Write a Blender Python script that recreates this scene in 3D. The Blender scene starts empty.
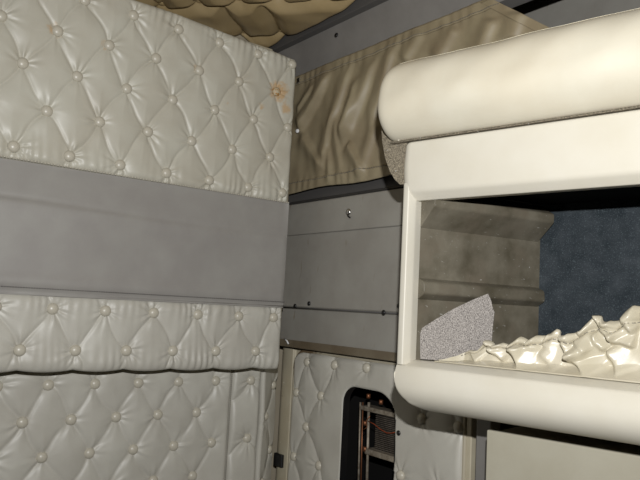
import bpy, bmesh, math, random
import numpy as np
from mathutils import Vector, Matrix
random.seed(4); RNG = np.random.default_rng(7)
SC = bpy.context.scene
COL = SC.collection

# ---------------------------------------------------------------- camera frame
F = 683.0
def nrm(v):
    v = np.array(v, float); return v/np.linalg.norm(v)
def cam_ray(x, y): return nrm([x-320, 240-y, -F])
ey = cam_ray(1226, 355); ex = -cam_ray(-200, 280)
ex = nrm(ex-ey*ex.dot(ey)); ez = np.cross(ex, ey)
ROT = np.array([ex, ey, ez])
EYE = np.array([1.73, 0.0, 1.15])
def hit(px, py, axis, val):
    """point where the line of sight through a pixel meets the plane axis = val"""
    r = ROT @ cam_ray(px, py)
    return EYE + r*(val-EYE[axis])/r[axis]
ANG = math.radians(11.5)
CO = np.array([.75, .95, 0.0])
CD = np.array([math.cos(ANG), math.sin(ANG), 0.0])       # along the cabinet front
CN = np.array([-math.sin(ANG), math.cos(ANG), 0.0])      # into the cabinet
def CP(s, n, z): return CO + CD*s + CN*n + np.array([0, 0, z])
def cab_hit(px, py, n=0.0):
    r = ROT @ cam_ray(px, py)
    t = ((CO+CN*n-EYE) @ CN)/(r @ CN); p = EYE+t*r
    return float((p-CO) @ CD), float(p[2])

# ---------------------------------------------------------------- object helpers
def thing(name, label, cat, loc, group=None):
    o = bpy.data.objects.new(name, None); COL.objects.link(o)
    o.location = loc; o.empty_display_size = .05
    o['label'] = label; o['category'] = cat
    if group: o['group'] = group
    return o
def world_loc(o):
    v = Vector((0, 0, 0))
    while o is not None:
        v = v + o.location; o = o.parent
    return v
def finish(me, smooth=True):
    if smooth:
        me.polygons.foreach_set('use_smooth', [True]*len(me.polygons))
    me.update()
def obj(name, verts, faces, m, parent=None, smooth=True, bevel=0, seg=3, label=None, origin=None):
    """one mesh object; verts are given in world space"""
    P = world_loc(parent) if parent else Vector((0, 0, 0))
    verts = np.array(verts, float)
    if origin is None:
        c = (verts.min(0)+verts.max(0))/2; c[2] = verts[:, 2].min()
    else:
        c = np.array(origin, float)
    me = bpy.data.meshes.new(name)
    me.from_pydata((verts-c).tolist(), [], faces)
    bm = bmesh.new(); bm.from_mesh(me)
    bmesh.ops.recalc_face_normals(bm, faces=bm.faces) if bevel or len(faces) < 5000 else None
    bm.to_mesh(me); bm.free()
    finish(me, smooth)
    if m: me.materials.append(m)
    o = bpy.data.objects.new(name, me); COL.objects.link(o)
    if parent: o.parent = parent
    o.location = Vector(c)-P
    if bevel:
        b = o.modifiers.new('bevel', 'BEVEL'); b.width = bevel; b.segments = seg
        b.limit_method = 'ANGLE'; b.angle_limit = math.radians(35)
        try: b.harden_normals = True
        except Exception: pass
    if label: o['label'] = label
    return o
def structure(o): o['kind'] = 'structure'; return o

def box_data(lo, hi):
    x0, y0, z0 = lo; x1, y1, z1 = hi
    v = [(x0,y0,z0),(x1,y0,z0),(x1,y1,z0),(x0,y1,z0),(x0,y0,z1),(x1,y0,z1),(x1,y1,z1),(x0,y1,z1)]
    f = [(0,3,2,1),(4,5,6,7),(0,1,5,4),(1,2,6,5),(2,3,7,6),(3,0,4,7)]
    return v, f
def box(name, lo, hi, m, parent=None, bevel=0, **k):
    v, f = box_data(lo, hi)
    return obj(name, v, f, m, parent, smooth=bool(bevel), bevel=bevel, **k)
def cbox(name, lo, hi, m, parent=None, bevel=0, **k):
    """box in cabinet space (s, n, z)"""
    v, f = box_data(lo, hi)
    return obj(name, [CP(*p) for p in v], f, m, parent, smooth=bool(bevel), bevel=bevel, **k)
def prism_data(poly, a, b, place):
    """poly: list of 2-tuples; place(p, t) gives a world point"""
    n = len(poly)
    v = [place(p, a) for p in poly]+[place(p, b) for p in poly]
    f = [tuple(range(n)), tuple(range(2*n-1, n-1, -1))]
    f += [(i, (i+1) % n, n+(i+1) % n, n+i) for i in range(n)]
    return v, f
def prism(name, poly, a, b, place, m, parent=None, bevel=0, **k):
    v, f = prism_data(poly, a, b, place)
    return obj(name, v, f, m, parent, smooth=bool(bevel), bevel=bevel, **k)
def grid_faces(nu, nv, closed_v=False):
    f = []
    for i in range(nu-1):
        for j in range(nv if closed_v else nv-1):
            j2 = (j+1) % nv
            f.append((i*nv+j, (i+1)*nv+j, (i+1)*nv+j2, i*nv+j2))
    return f
def tube_data(pts, r, n=8, base=0):
    pts = [np.array(p, float) for p in pts]
    v, f = [], []
    up = None
    for i, p in enumerate(pts):
        t = nrm(pts[min(i+1, len(pts)-1)]-pts[max(i-1, 0)])
        if up is None:
            up = nrm(np.cross(t, [0.31, 0.52, 0.79]))
        up = nrm(up-t*up.dot(t)); w = np.cross(t, up)
        for k in range(n):
            a = 2*math.pi*k/n
            v.append(p+r*(math.cos(a)*up+math.sin(a)*w))
    for i in range(len(pts)-1):
        for k in range(n):
            f.append((base+i*n+k, base+i*n+(k+1) % n, base+(i+1)*n+(k+1) % n, base+(i+1)*n+k))
    f.append(tuple(base+k for k in range(n))[::-1])
    f.append(tuple(base+(len(pts)-1)*n+k for k in range(n)))
    return v, f
def tube(name, pts, r, m, parent=None, n=8, **k):
    v, f = tube_data(pts, r, n)
    return obj(name, v, f, m, parent, **k)
def dome_mesh(name, r, h, m, rings=5, n=18):
    """a button: flattened dome, axis +Z, base at z = 0"""
    v, f = [], []
    prof = [(r*.96, -h*.25), (r, h*.1)]+[(r*math.cos(a), h*(.1+.9*math.sin(a))) for a in np.linspace(.25, 1.35, rings)]
    for (q, z) in prof:
        for k in range(n):
            a = 2*math.pi*k/n; v.append((q*math.cos(a), q*math.sin(a), z))
    R = len(prof)
    for i in range(R-1):
        for k in range(n):
            f.append((i*n+k, i*n+(k+1) % n, (i+1)*n+(k+1) % n, (i+1)*n+k))
    v.append((0, 0, h)); c = len(v)-1
    for k in range(n): f.append(((R-1)*n+k, (R-1)*n+(k+1) % n, c))
    f.append(tuple(range(n))[::-1])
    me = bpy.data.meshes.new(name); me.from_pydata(v, [], f); finish(me)
    me.materials.append(m)
    return me
def frame_rot(N, up=(0, 0, 1)):
    N = Vector(N).normalized(); U = Vector(up)
    if abs(N.dot(U)) > .95: U = Vector((0, 1, 0))
    X = U.cross(N).normalized(); Y = N.cross(X)
    return Matrix((X, Y, N)).transposed().to_euler()
def put(name, me, p, rot, parent, label=None):
    o = bpy.data.objects.new(name, me); COL.objects.link(o)
    o.parent = parent; o.location = Vector(p)-world_loc(parent); o.rotation_euler = rot
    if label: o['label'] = label
    return o

# ---------------------------------------------------------------- materials
def S(r, g, b):
    f = lambda c: c/12.92 if c <= .04045 else ((c+.055)/1.055)**2.4
    return (f(r/255), f(g/255), f(b/255), 1)
def mat(name, col, rough=.5, col2=None, cscale=6, spots=None, bump=0, bscale=300, metal=0,
        spec=.5, bump2=0, bscale2=25, stains=None, stain_col=None, contrast=(.35, .65)):
    m = bpy.data.materials.new(name); m.use_nodes = True
    nt = m.node_tree; N = nt.nodes; L = nt.links
    b = N['Principled BSDF']
    b.inputs['Roughness'].default_value = rough
    b.inputs['Metallic'].default_value = metal
    b.inputs['Specular IOR Level'].default_value = spec
    b.inputs['Base Color'].default_value = col
    geo = N.new('ShaderNodeNewGeometry')
    cur = None
    if col2:
        t = N.new('ShaderNodeTexNoise'); t.inputs['Scale'].default_value = cscale
        t.inputs['Detail'].default_value = 5; t.inputs['Roughness'].default_value = .6
        L.new(geo.outputs['Position'], t.inputs['Vector'])
        r = N.new('ShaderNodeValToRGB')
        r.color_ramp.elements[0].position = contrast[0]; r.color_ramp.elements[1].position = contrast[1]
        r.color_ramp.elements[0].color = col; r.color_ramp.elements[1].color = col2
        L.new(t.outputs['Fac'], r.inputs['Fac']); cur = r.outputs['Color']
    def mix(fac, c):
        nonlocal cur
        x = N.new('ShaderNodeMix'); x.data_type = 'RGBA'
        L.new(fac, x.inputs['Factor'])
        if cur is not None: L.new(cur, x.inputs[6])
        else: x.inputs[6].default_value = col
        x.inputs[7].default_value = c
        cur = x.outputs[2]
    if spots:                                         # list of (scale xyz, threshold lo, hi, colour)
        for (sc, lo, hi, c) in spots:
            mp = N.new('ShaderNodeMapping'); mp.inputs['Scale'].default_value = sc
            L.new(geo.outputs['Position'], mp.inputs['Vector'])
            t = N.new('ShaderNodeTexNoise'); t.inputs['Scale'].default_value = 1; t.inputs['Detail'].default_value = 3
            L.new(mp.outputs['Vector'], t.inputs['Vector'])
            mr = N.new('ShaderNodeMapRange'); mr.inputs['From Min'].default_value = lo; mr.inputs['From Max'].default_value = hi
            L.new(t.outputs['Fac'], mr.inputs['Value']); mix(mr.outputs['Result'], c)
    if stains:                                        # list of (point, radius, strength)
        tn = N.new('ShaderNodeTexNoise'); tn.inputs['Scale'].default_value = 90; tn.inputs['Detail'].default_value = 4
        L.new(geo.outputs['Position'], tn.inputs['Vector'])
        for (p, rad, st) in stains:
            d = N.new('ShaderNodeVectorMath'); d.operation = 'DISTANCE'
            L.new(geo.outputs['Position'], d.inputs[0]); d.inputs[1].default_value = p
            mr = N.new('ShaderNodeMapRange'); mr.inputs['From Min'].default_value = rad; mr.inputs['From Max'].default_value = 0
            mr.inputs['To Max'].default_value = 1
            L.new(d.outputs['Value'], mr.inputs['Value'])
            a = N.new('ShaderNodeMath'); a.operation = 'ADD'
            L.new(mr.outputs['Result'], a.inputs[0]); L.new(tn.outputs['Fac'], a.inputs[1])
            m2 = N.new('ShaderNodeMapRange'); m2.inputs['From Min'].default_value = .78; m2.inputs['From Max'].default_value = 1.15
            m2.inputs['To Max'].default_value = st
            L.new(a.outputs[0], m2.inputs['Value']); mix(m2.outputs['Result'], stain_col)
    if cur is not None: L.new(cur, b.inputs['Base Color'])
    prev = None
    for (s, sc) in ((bump2, bscale2), (bump, bscale)):
        if s:
            t = N.new('ShaderNodeTexNoise'); t.inputs['Scale'].default_value = sc; t.inputs['Detail'].default_value = 3
            L.new(geo.outputs['Position'], t.inputs['Vector'])
            bp = N.new('ShaderNodeBump'); bp.inputs['Strength'].default_value = s; bp.inputs['Distance'].default_value = .4/sc
            L.new(t.outputs['Fac'], bp.inputs['Height'])
            if prev: L.new(prev, bp.inputs['Normal'])
            prev = bp.outputs['Normal']
    if prev: L.new(prev, b.inputs['Normal'])
    return m

RUST = S(188, 140, 66)
rust_px = [((280.5, 90.5), .052, .6), ((200, 69.5), .028, .45), ((108.5, 44.5), .024, .45), ((56.5, 29), .03, .55), ((287, 108), .028, .5), ((263, 105), .02, .5), ((229, 103), .012, .8)]
RUST_AT = [(tuple(hit(p[0], p[1], 0, .055)), r, s) for p, r, s in rust_px]
M = {}
M['pad'] = mat('tufted_vinyl', S(191, 188, 174), .42, S(183, 178, 163), 7, bump=.10, bscale=420, stains=RUST_AT, stain_col=RUST)
M['pad_low'] = mat('lower_tufted_vinyl', S(191, 188, 177), .44, S(181, 177, 166), 7, bump=.10, bscale=420)
M['button'] = mat('button_vinyl', S(190, 184, 168), .34)
M['rust_button'] = mat('rusty_button', S(192, 182, 156), .4, S(170, 122, 58), 150, contrast=(.45, .6))
M['grey'] = mat('grey_vinyl', S(151, 148, 142), .5, S(143, 139, 134), 9, bump=.12, bscale=500)
M['greypanel'] = mat('grey_moulded_plastic', S(150, 147, 139), .55, S(140, 136, 128), 8, bump=.1, bscale=600,
                     spots=[((60, 60, 14), .68, .8, S(120, 108, 90))])
M['header'] = mat('grey_painted_metal', S(130, 127, 123), .5, S(121, 118, 114), 10, bump=.12, bscale=700)
M['trimdark'] = mat('dark_grey_trim', S(84, 82, 80), .55)  # flange's own grey; also paints shade on the ledge and crease
M['lip'] = mat('brown_grey_edge', S(112, 102, 84), .6, S(96, 84, 66), 14)
M['stitch'] = mat('thread', S(120, 114, 103), .7)
M['stitch_grey'] = mat('grey_thread', S(96, 93, 90), .7)
M['curtain'] = mat('tan_curtain_vinyl', S(150, 139, 113), .5, S(136, 123, 99), 9, bump=.12, bscale=350)
M['beige_metal'] = mat('beige_painted_metal', S(186, 178, 156), .5, S(176, 166, 142), 12, bump=.06, bscale=300)
M['wall'] = mat('beige_wall', S(168, 158, 138), .6, S(158, 148, 128), 6)
M['ceilpad'] = mat('ceiling_vinyl', S(170, 150, 112), .4, S(158, 138, 100), 7, bump=.1, bscale=400)
M['cream'] = mat('cream_moulding', S(206, 201, 187), .42, S(201, 195, 179), 8, bump=.06, bscale=500)
M['lowfront'] = mat('beige_cabinet_front', S(167, 162, 145), .5, S(160, 154, 136), 8, bump=.06, bscale=400)
M['bolster'] = mat('cream_bolster_vinyl', S(209, 203, 185), .47, S(203, 195, 175), 8, bump=.14, bscale=500)
M['carpet_grey'] = mat('grey_speckled_carpet', S(76, 71, 67), .8, S(182, 175, 168), 620, contrast=(.36, .66), bump=.5, bscale=420)
M['carpet_dark'] = mat('grey_brown_speckled_carpet', S(84, 77, 64), .85, S(160, 149, 128), 420, contrast=(.38, .68), bump=.5, bscale=420,
                       spots=[((150, 150, 150), .70, .74, S(225, 225, 225))])
M['liner'] = mat('brown_scuffed_plastic', S(84, 78, 64), .42, S(117, 111, 97), 11,
                 spots=[((16, 16, 16), .5, .7, S(108, 100, 86)), ((90, 60, 260), .70, .77, S(190, 188, 182)), ((300, 300, 120), .73, .78, S(200, 200, 200))], bump=.08, bscale=120)
M['blue'] = mat('blue_black_carpet', S(42, 48, 52), .95, S(64, 69, 73), 30, contrast=(.3, .75), bump=.6, bscale=500, spec=.1,
                spots=[((420, 420, 420), .55, .85, S(96, 106, 110))])
M['black'] = mat('black_felt', S(26, 25, 24), .9, spec=.1)
M['rubber'] = mat('black_rubber', S(18, 17, 17), .5)
M['netting'] = mat('pearl_vinyl', S(196, 188, 168), .3, S(182, 174, 152), 10, bump=.05, bscale=350)
M['chrome'] = mat('worn_steel', S(190, 188, 184), .28, metal=1)
M['screw'] = mat('black_screw', S(24, 23, 22), .4)
M['white'] = mat('white_nylon', S(225, 225, 225), .4)
M['copper'] = mat('dull_copper', S(150, 100, 70), .45, metal=.7)
M['alu'] = mat('dusty_aluminium', S(168, 158, 142), .5, S(120, 108, 92), 60, metal=.3)
M['core'] = mat('radiator_core', S(96, 88, 78), .6, S(70, 62, 54), 50)
M['wire'] = mat('red_wire', S(150, 70, 40), .5)
M['cabwall'] = mat('dark_cab_wall', S(52, 50, 47), .85, S(46, 44, 41), 6)
M['floor'] = mat('floor_mat', S(46, 43, 40), .85, S(38, 36, 33), 30, bump=.3, bscale=200)
M['glass'] = mat('dark_glass', S(14, 15, 16), .1)
M['pipe'] = mat('piping', S(150, 140, 120), .45)
M['pipe_brown'] = mat('stained_piping', S(170, 162, 142), .5, stains=[(tuple(hit(303, 355, 1, 1.27)), .13, .85)], stain_col=S(92, 70, 42))

# ---------------------------------------------------------------- the setting
structure(box('trim_1', (-.215, .1, 1.95), (-.165, 1.19, 2.008), M['beige_metal'], bevel=.006))
structure(box('floor', (-.26, -.7, -.05), (2.5, 1.62, 0), M['floor']))
structure(box('wall_left', (-.26, -.7, 0), (-.215, 1.62, 2.12), M['wall']))
structure(box('wall_back', (-.215, 1.56, 0), (2.5, 1.62, 2.12), M['greypanel']))
structure(box('wall_right', (2.5, -.7, 0), (2.55, 1.62, 2.12), M['cabwall']))
structure(box('wall_front', (-.26, -.75, 0), (2.55, -.7, 2.12), M['cabwall']))
structure(box('ceiling', (-.26, -.75, 2.12), (2.55, 1.62, 2.17), M['cabwall']))

# ---------------------------------------------------------------- tufting
def noise2(a, b, seed, f):
    """cheap smooth noise"""
    r = np.random.default_rng(seed); o = np.zeros_like(a)
    for k in range(5):
        p, q, ph = r.normal(0, f, 1)[0], r.normal(0, f, 1)[0], r.uniform(0, 6.28)
        o += np.sin(a*p+b*q+ph)
    return o/2.3
def lattice_edges(pts, du, dv):
    e = []
    for i in range(len(pts)):
        for j in range(len(pts)):
            if abs(pts[j][1]-pts[i][1]-dv) < dv*.3 and abs(pts[j][0]-pts[i][0]) < du*.72:
                e.append((pts[i], pts[j]))
    return e
class Tuft:
    """height field over (u, v): buttoned, diamond-creased upholstery"""
    def __init__(s, pts, edges, u0, u1, v0, v1, H=.0056, dent=.0050, groove=.0026, wr=.0019, rim=.02, seed=1, du=.128, pleat=0.0016):
        s.p = pts; s.e = edges; s.b = (u0, u1, v0, v1); s.H = H; s.D = dent; s.G = groove; s.wr = wr; s.rim = rim; s.seed = seed; s.du = du; s.pl = pleat
    def __call__(s, u, v, vtop=None):
        u0, u1, v0, v1 = s.b
        v1 = v1 if vtop is None else vtop
        wu = u+.004*noise2(u, v, s.seed, 28); wv = v+.004*noise2(u, v, s.seed+1, 28)
        dm = np.full(u.shape, 9.0)
        for (a, b) in s.e:
            ax, ay = a; bx, by = b; dx, dy = bx-ax, by-ay; L2 = dx*dx+dy*dy
            # bow each crease slightly
            t = np.clip(((wu-ax)*dx+(wv-ay)*dy)/L2, 0, 1)
            L = math.sqrt(L2); bow = .0065*np.sin(np.pi*t)*(1 if (int(ax*1000)+int(ay*1000)) % 3 else -.6)
            cx = ax+t*dx-dy/L*bow; cy = ay+t*dy+dx/L*bow
            dm = np.minimum(dm, np.hypot(wu-cx, wv-cy))
        x = np.clip(dm/.048, 0, 1)
        h = s.H*(1-(1-x)**1.7)-s.G*np.exp(-(dm/.0032)**1.3)
        r = np.random.default_rng(s.seed+9)
        bm = np.full(u.shape, 9.0)
        for (a, b) in s.p:
            d = np.hypot(u-a, v-b); th = np.arctan2(v-b, u-a)
            bm = np.minimum(bm, d)
            k = r.integers(6, 11); ph = r.uniform(0, 6.28); k2 = r.integers(11, 17); ph2 = r.uniform(0, 6.28)
            w = np.exp(-(np.maximum(d-.012, 0)/.026)**1.4)
            amp = .6+.6*np.sin(th*1+ph2)
            h += -s.D*np.exp(-(d/.020)**2)
            h += s.wr*w*amp*(np.sin(th*k+ph+d*30)+.6*np.sin(th*k2+ph2))*np.clip(d/.012, 0, 1)
        # pleats running into the top and bottom seams
        for edge, sg in ((v0, 1), (v1, -1)):
            dd = sg*(v-edge)
            w = np.exp(-(dd/.05)**2)
            h += s.pl*w*np.sin(u*2*np.pi/.021+2.2*noise2(u, v*.25, s.seed+3, 24)+dd*8)*(.5+.5*noise2(u, v*.2, s.seed+4, 15))
        for dd, rr in ((v-v0, s.rim), (v1-v, s.rim), (u-u0, s.rim*.8), (u1-u, s.rim*.8)):
            y = np.clip(dd/rr, 0, 1)
            h = (h+.012)*np.sqrt(np.clip(1-(1-y)**2, 0, 1))-.012
        h += .0012*noise2(u, v, s.seed+6, 40)
        return h
def tuft_surface(name, T, O, U, V, N, res, m, parent, vtop=None, skirt=.02, scallop=None):
    O, U, V, N = (np.array(q, float) for q in (O, U, V, N))
    u0, u1, v0, v1 = T.b
    nu = int((u1-u0)/res)+2; nv = int((v1-v0)/res)+2
    uu = np.linspace(u0, u1, nu)[:, None]*np.ones((1, nv))
    tt = np.linspace(0, 1, nv)[None, :]*np.ones((nu, 1))
    top = vtop(uu) if vtop else np.full_like(uu, v1)
    vv = v0+(top-v0)*tt
    h = T(uu, vv, top)
    # border verts drop back to make the pad's side
    if scallop is not None: vv = vv-.006*np.abs(np.sin(np.pi*(uu-scallop)/.128))**.8*np.clip(1-tt*2.2, 0, 1)**2
    pts = O+uu[..., None]*U+vv[..., None]*V+h[..., None]*N
    pts = np.pad(pts, ((1, 1), (1, 1), (0, 0)), mode='edge')
    back = -skirt
    for sl in ((0, slice(None)), (-1, slice(None)), (slice(None), 0), (slice(None), -1)):
        q = pts[sl]; q = q-((q-O) @ N)[:, None]*N+back*N; pts[sl] = q
    nu += 2; nv += 2
    f = grid_faces(nu, nv)
    # orientation: cross(U, V) should agree with N
    if np.cross(U, V) @ N < 0: f = [t[::-1] for t in f]
    return obj(name, pts.reshape(-1, 3), f, m, parent)
def add_buttons(T, O, U, V, N, me, parent, sel=lambda u, v: True, special=None, lift=.0025):
    O, U, V, N = (np.array(q, float) for q in (O, U, V, N))
    rot = frame_rot(N)
    for (u, v) in T.p:
        if not sel(u, v): continue
        h = float(T(np.array([[u]]), np.array([[v]]))[0, 0])
        p = O+u*U+v*V+(h+lift)*N
        mm, lab = me, None
        if special:
            for (a, b, c) in special:
                if math.hypot(u-a, v-b) < .03: mm = c; lab = 'rust-stained button'
        put('button', mm, p, rot, parent, lab)
BTN = dome_mesh('button', .0142, .0105, M['button'])
BTN_R = dome_mesh('rusty_button', .0142, .0105, M['rust_button'])

# ---------------------------------------------------------------- big padded panel on the left
PX = .045                                        # plane of the panel's face
Y0, Y1 = .02, 1.146
panel = thing('padded_wall_panel', 'large overhanging padded wall panel, two button-tufted beige bands with a smooth grey band between', 'wall panel', (-.08, .58, .962))
box('carcass', (-.215, Y0, .972), (PX-.026, Y1-.003, 1.893), M['beige_metal'], panel, bevel=.004)
UY, UZ, NX = (0, 1, 0), (0, 0, 1), (1, 0, 0)
def rows(spec):
    out = []
    for z, y0, last in spec:
        k = 0
        while y0-k*.128 > Y0+.02: k += 1
        ys = [y0-i*.128 for i in range(k)]
        out += [(y, z) for y in ys]
        out += [(y, z) for y in last]
    return out
up_pts = rows([(1.884, 1.008, [1.13]), (1.786, 1.078, []), (1.686, 1.006, [1.127]), (1.585, 1.071, []), (1.485, 1.004, [1.122])])
low_pts = rows([(1.113, .998, [1.116]), (1.015, 1.060, [])])
def fan(pts, z, zend, du):
    """short creases from an edge row down to the seam"""
    e = []
    for (y, zz) in pts:
        if abs(zz-z) < .004:
            e.append(((y, zz), (y+du, zend))); e.append(((y, zz), (y-du*1.1, zend)))
    return e
up_edges = lattice_edges(up_pts, .128, .1)+fan(up_pts, 1.485, 1.452, .016)+fan(up_pts, 1.884, 1.915, .01)
low_edges = lattice_edges(low_pts, .128, .1)+fan(low_pts, 1.113, 1.15, .018)+fan(low_pts, 1.015, .96, .02)
TU = Tuft(up_pts, up_edges, Y0, Y1, 1.455, 1.906, seed=11, pleat=.0022)
TL = Tuft(low_pts, low_edges, Y0, Y1, .968, 1.148, seed=23, pleat=.0026, rim=.026)
O = (PX, 0, 0)
vt = lambda u: 1.904+.06*np.clip(Y1-u, 0, .4)
upad = tuft_surface('tufted_band', TU, O, UY, UZ, NX, .0028, M['pad'], panel, vtop=vt)
upad['label'] = 'upper tufted band'
sp = [(hit(p[0], p[1], 0, PX)[1], hit(p[0], p[1], 0, PX)[2], BTN_R) for p, r, s in rust_px[:4]]
add_buttons(TU, O, UY, UZ, NX, BTN, upad, special=sp[:1])
lpad = tuft_surface('tufted_band', TL, O, UY, UZ, NX, .0028, M['pad_low'], panel, scallop=1.060)
lpad['label'] = 'lower tufted band'
add_buttons(TL, O, UY, UZ, NX, BTN, lpad)
# smooth grey band
ny, nz = 120, 60
yy = np.linspace(Y0, Y1, ny)[:, None]*np.ones((1, nz)); zz = np.linspace(1.143, 1.46, nz)[None, :]*np.ones((ny, 1))
cz = 1.36+.006*np.sin(yy*5)
g = .004-.011*np.clip((zz-cz)/.09, 0, 1)*np.clip(1.3-yy*.6, .6, 1)
g -= .0035*np.exp(-((zz-cz)/.006)**2)*np.clip(1.05-yy*.75, .15, 1)
g += .0015*np.exp(-((zz-cz+.02)/.02)**2)
st = 1/(1+np.exp(-(zz-cz)/.0012)); g -= .0045*st*np.clip(1.15-yy*.8, .1, 1)
g += .004*np.exp(-((zz-1.175)/.018)**2)-.004*np.exp(-((zz-1.15)/.01)**2)
g += .0012*noise2(yy, zz, 77, 14)
g *= np.clip((Y1-yy)/.008, 0, 1)**.5
gp = np.stack([PX+g, yy, zz], -1)
band = obj('grey_band', gp.reshape(-1, 3), grid_faces(ny, nz), M['grey'], panel)
band['label'] = 'smooth grey vinyl band'
def stitches(name, path, n, r, m, parent, duty=.6, **k):
    """short thread dashes along a straight or curved path function path(t)"""
    V_, F_ = [], []
    for i in range(n):
        a = path((i+.5-duty/2)/n); b = path((i+.5+duty/2)/n)
        v, f = tube_data([a, b], r, 5, len(V_)); V_ += v; F_ += f
    return obj(name, V_, F_, m, parent, **k)
stitches('stitching', lambda t: np.array([PX+.0015, Y0+(Y1-Y0)*t, 1.4575]), 150, .0019, M['button'], panel)
stitches('stitching', lambda t: np.array([PX+.006, Y0+(Y1-Y0)*t, 1.160]), 190, .0013, M['stitch_grey'], panel)
tube('welt', [(PX-.001, Y0, 1.1475), (PX-.001, Y1, 1.1475)], .0028, M['grey'], panel)
tube('piping', [(PX-.012, Y1, .966), (PX-.012, Y1, 1.15), (PX-.012, Y1, 1.45), (PX-.012, Y1, 1.90)], .0035, M['pipe'], panel)

# ---------------------------------------------------------------- lower tufted wall (set back)
WX = -.06
KW = (EYE[0]-WX)/1.93                           # button pitch of this wall against the panel's
def wall_lattice(y_even, y_odd, z0, n, lo, hi):
    out = []
    for i in range(n):
        z = z0-.0955*KW*i; y0 = y_even if i % 2 == 0 else y_odd
        k = -20
        while k < 20:
            y = y0+.128*KW*k
            if lo+.02 < y < hi-.02: out.append((y, z))
            k += 1
    return out
zt = hit(215, 381, 0, WX)[2]
yA = hit(230.5, 400, 0, WX)[1]; yB = hit(260, 400, 0, WX)[1]
wp = wall_lattice(hit(179, 382, 0, WX)[1], hit(158.5, 415, 0, WX)[1], zt, 11, .02, yA)
we = lattice_edges(wp, .128*KW, .0955*KW)+[((y, z), (y, z+.04)) for y, z in wp if z > zt-.01]
TW = Tuft(wp, we, .02, yA, .02, .958, seed=31, H=.0062, pleat=0)
lw = thing('tufted_wall_pad', 'lower beige button-tufted wall pad set back beneath the overhanging padded panel', 'wall pad', (WX, .5, .02))
c = tuft_surface('cushion', TW, (WX, 0, 0), UY, UZ, NX, .004, M['pad_low'], lw, skirt=.15)
add_buttons(TW, (WX, 0, 0), UY, UZ, NX, BTN, c, sel=lambda u, v: v > .5 and u > .2)
# narrow pad beside it with one column of buttons
yc = hit(250, 400, 0, WX)[1]
np_pts = [(yc, hit(250, 380.5, 0, WX)[2]-i*(.0955*2-.006)*KW) for i in range(5)]
ne = []
for (y, z) in np_pts:
    ne += [((y, z), (y+.06, z-.05)), ((y, z), (y-.07, z-.06))]
TN = Tuft(np_pts, ne, yA+.002, yB, .02, .958, seed=41, H=.009, pleat=0, wr=.003)
nw = thing('narrow_tufted_pad', 'narrow upright beige wall pad with a single column of buttons, left of the corner', 'wall pad', (WX, (yA+yB)/2, .02))
c = tuft_surface('cushion', TN, (WX, 0, 0), UY, UZ, NX, .003, M['pad_low'], nw, skirt=.15)
add_buttons(TN, (WX, 0, 0), UY, UZ, NX, BTN, c, sel=lambda u, v: v > .4)
stitches('stitching', lambda t: np.array([WX-.002, yA+.001, .3+.64*t]), 110, .0012, M['stitch'], nw)
# slanted corner strip
YH = 1.27                                        # plane of the hatch wall
A = np.array([WX-.004, yB+.009, 0]); B = np.array([hit(278, 400, 1, YH+.01)[0], YH+.004, 0])
Lc = float(np.linalg.norm(B-A))-.015; Uc = nrm(B-A); Nc = np.cross(Uc, [0, 0, 1])
if Nc @ (EYE-A) < 0: Nc = -Nc
def on_strip(px, py):
    r = ROT @ cam_ray(px, py); t = ((A-EYE) @ Nc)/(r @ Nc); p = EYE+t*r
    return float((p-A) @ Uc), float(p[2])
cp = []
b0, b1, b2 = on_strip(273.5, 385), on_strip(266, 416), on_strip(270.5, 449)
for i in range(3):
    dz = (b0[1]-b2[1])*i
    cp += [(min(b0[0], Lc-.021), b0[1]-dz), (max(b1[0], .012), b1[1]-dz)]
TC = Tuft(cp, [(cp[i], cp[i+1]) for i in range(5)], 0, Lc, .02, .958, seed=51, H=.006, pleat=0, rim=.012)
cs = thing('corner_tufted_strip', 'slim slanted beige upholstered strip with staggered buttons in the wall corner', 'wall pad', (A+B)/2+np.array([0, 0, .02]))
c = tuft_surface('cushion', TC, A, Uc, UZ, Nc, .003, M['pad_low'], cs, skirt=.010)
add_buttons(TC, A, Uc, UZ, Nc, BTN, c)

# ---------------------------------------------------------------- beige metal corner post
xa = B[0]+.004; xb = hit(291, 400, 1, YH)[0]
post = thing('corner_post', 'beige painted metal corner post with small rivets, left of the hatch panel', 'post', ((xa+xb)/2, YH+.02, 0))
prism('upright', [(xa, YH+.015), (xa+.03, YH+.003), (xb-.011, YH+.006), (xb-.008, YH+.016), (xb+.04, YH+.016), (xb+.04, YH+.03), (xa, YH+.03)], 0, 1.014,
      lambda p, t: np.array([p[0], p[1], t]), M['beige_metal'], post, bevel=.003)
box('top_rail', (xb+.03, YH+.014, .985), (.66, YH+.03, 1.014), M['beige_metal'], post)
RIV = dome_mesh('rivet', .0045, .003, M['white'], 3, 10)
RIVD = dome_mesh('rivet', .0045, .003, M['lip'], 3, 10)
for k, (px, py) in enumerate([(284.5, 382.5), (283, 396), (280.8, 442)]):
    put('rivet', RIV if k != 1 else RIVD, hit(px, py, 1, YH+.006), frame_rot((0, -1, 0)), post)
q0 = hit(274, 452, 1, YH); q1 = hit(281.5, 468, 1, YH)
box('latch', (xa+.009, YH-.004, q1[2]), (max(q1[0], xa+.02)+.003, YH+.008, q0[2]), M['rubber'], post, bevel=.003, label='black latch')

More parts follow.
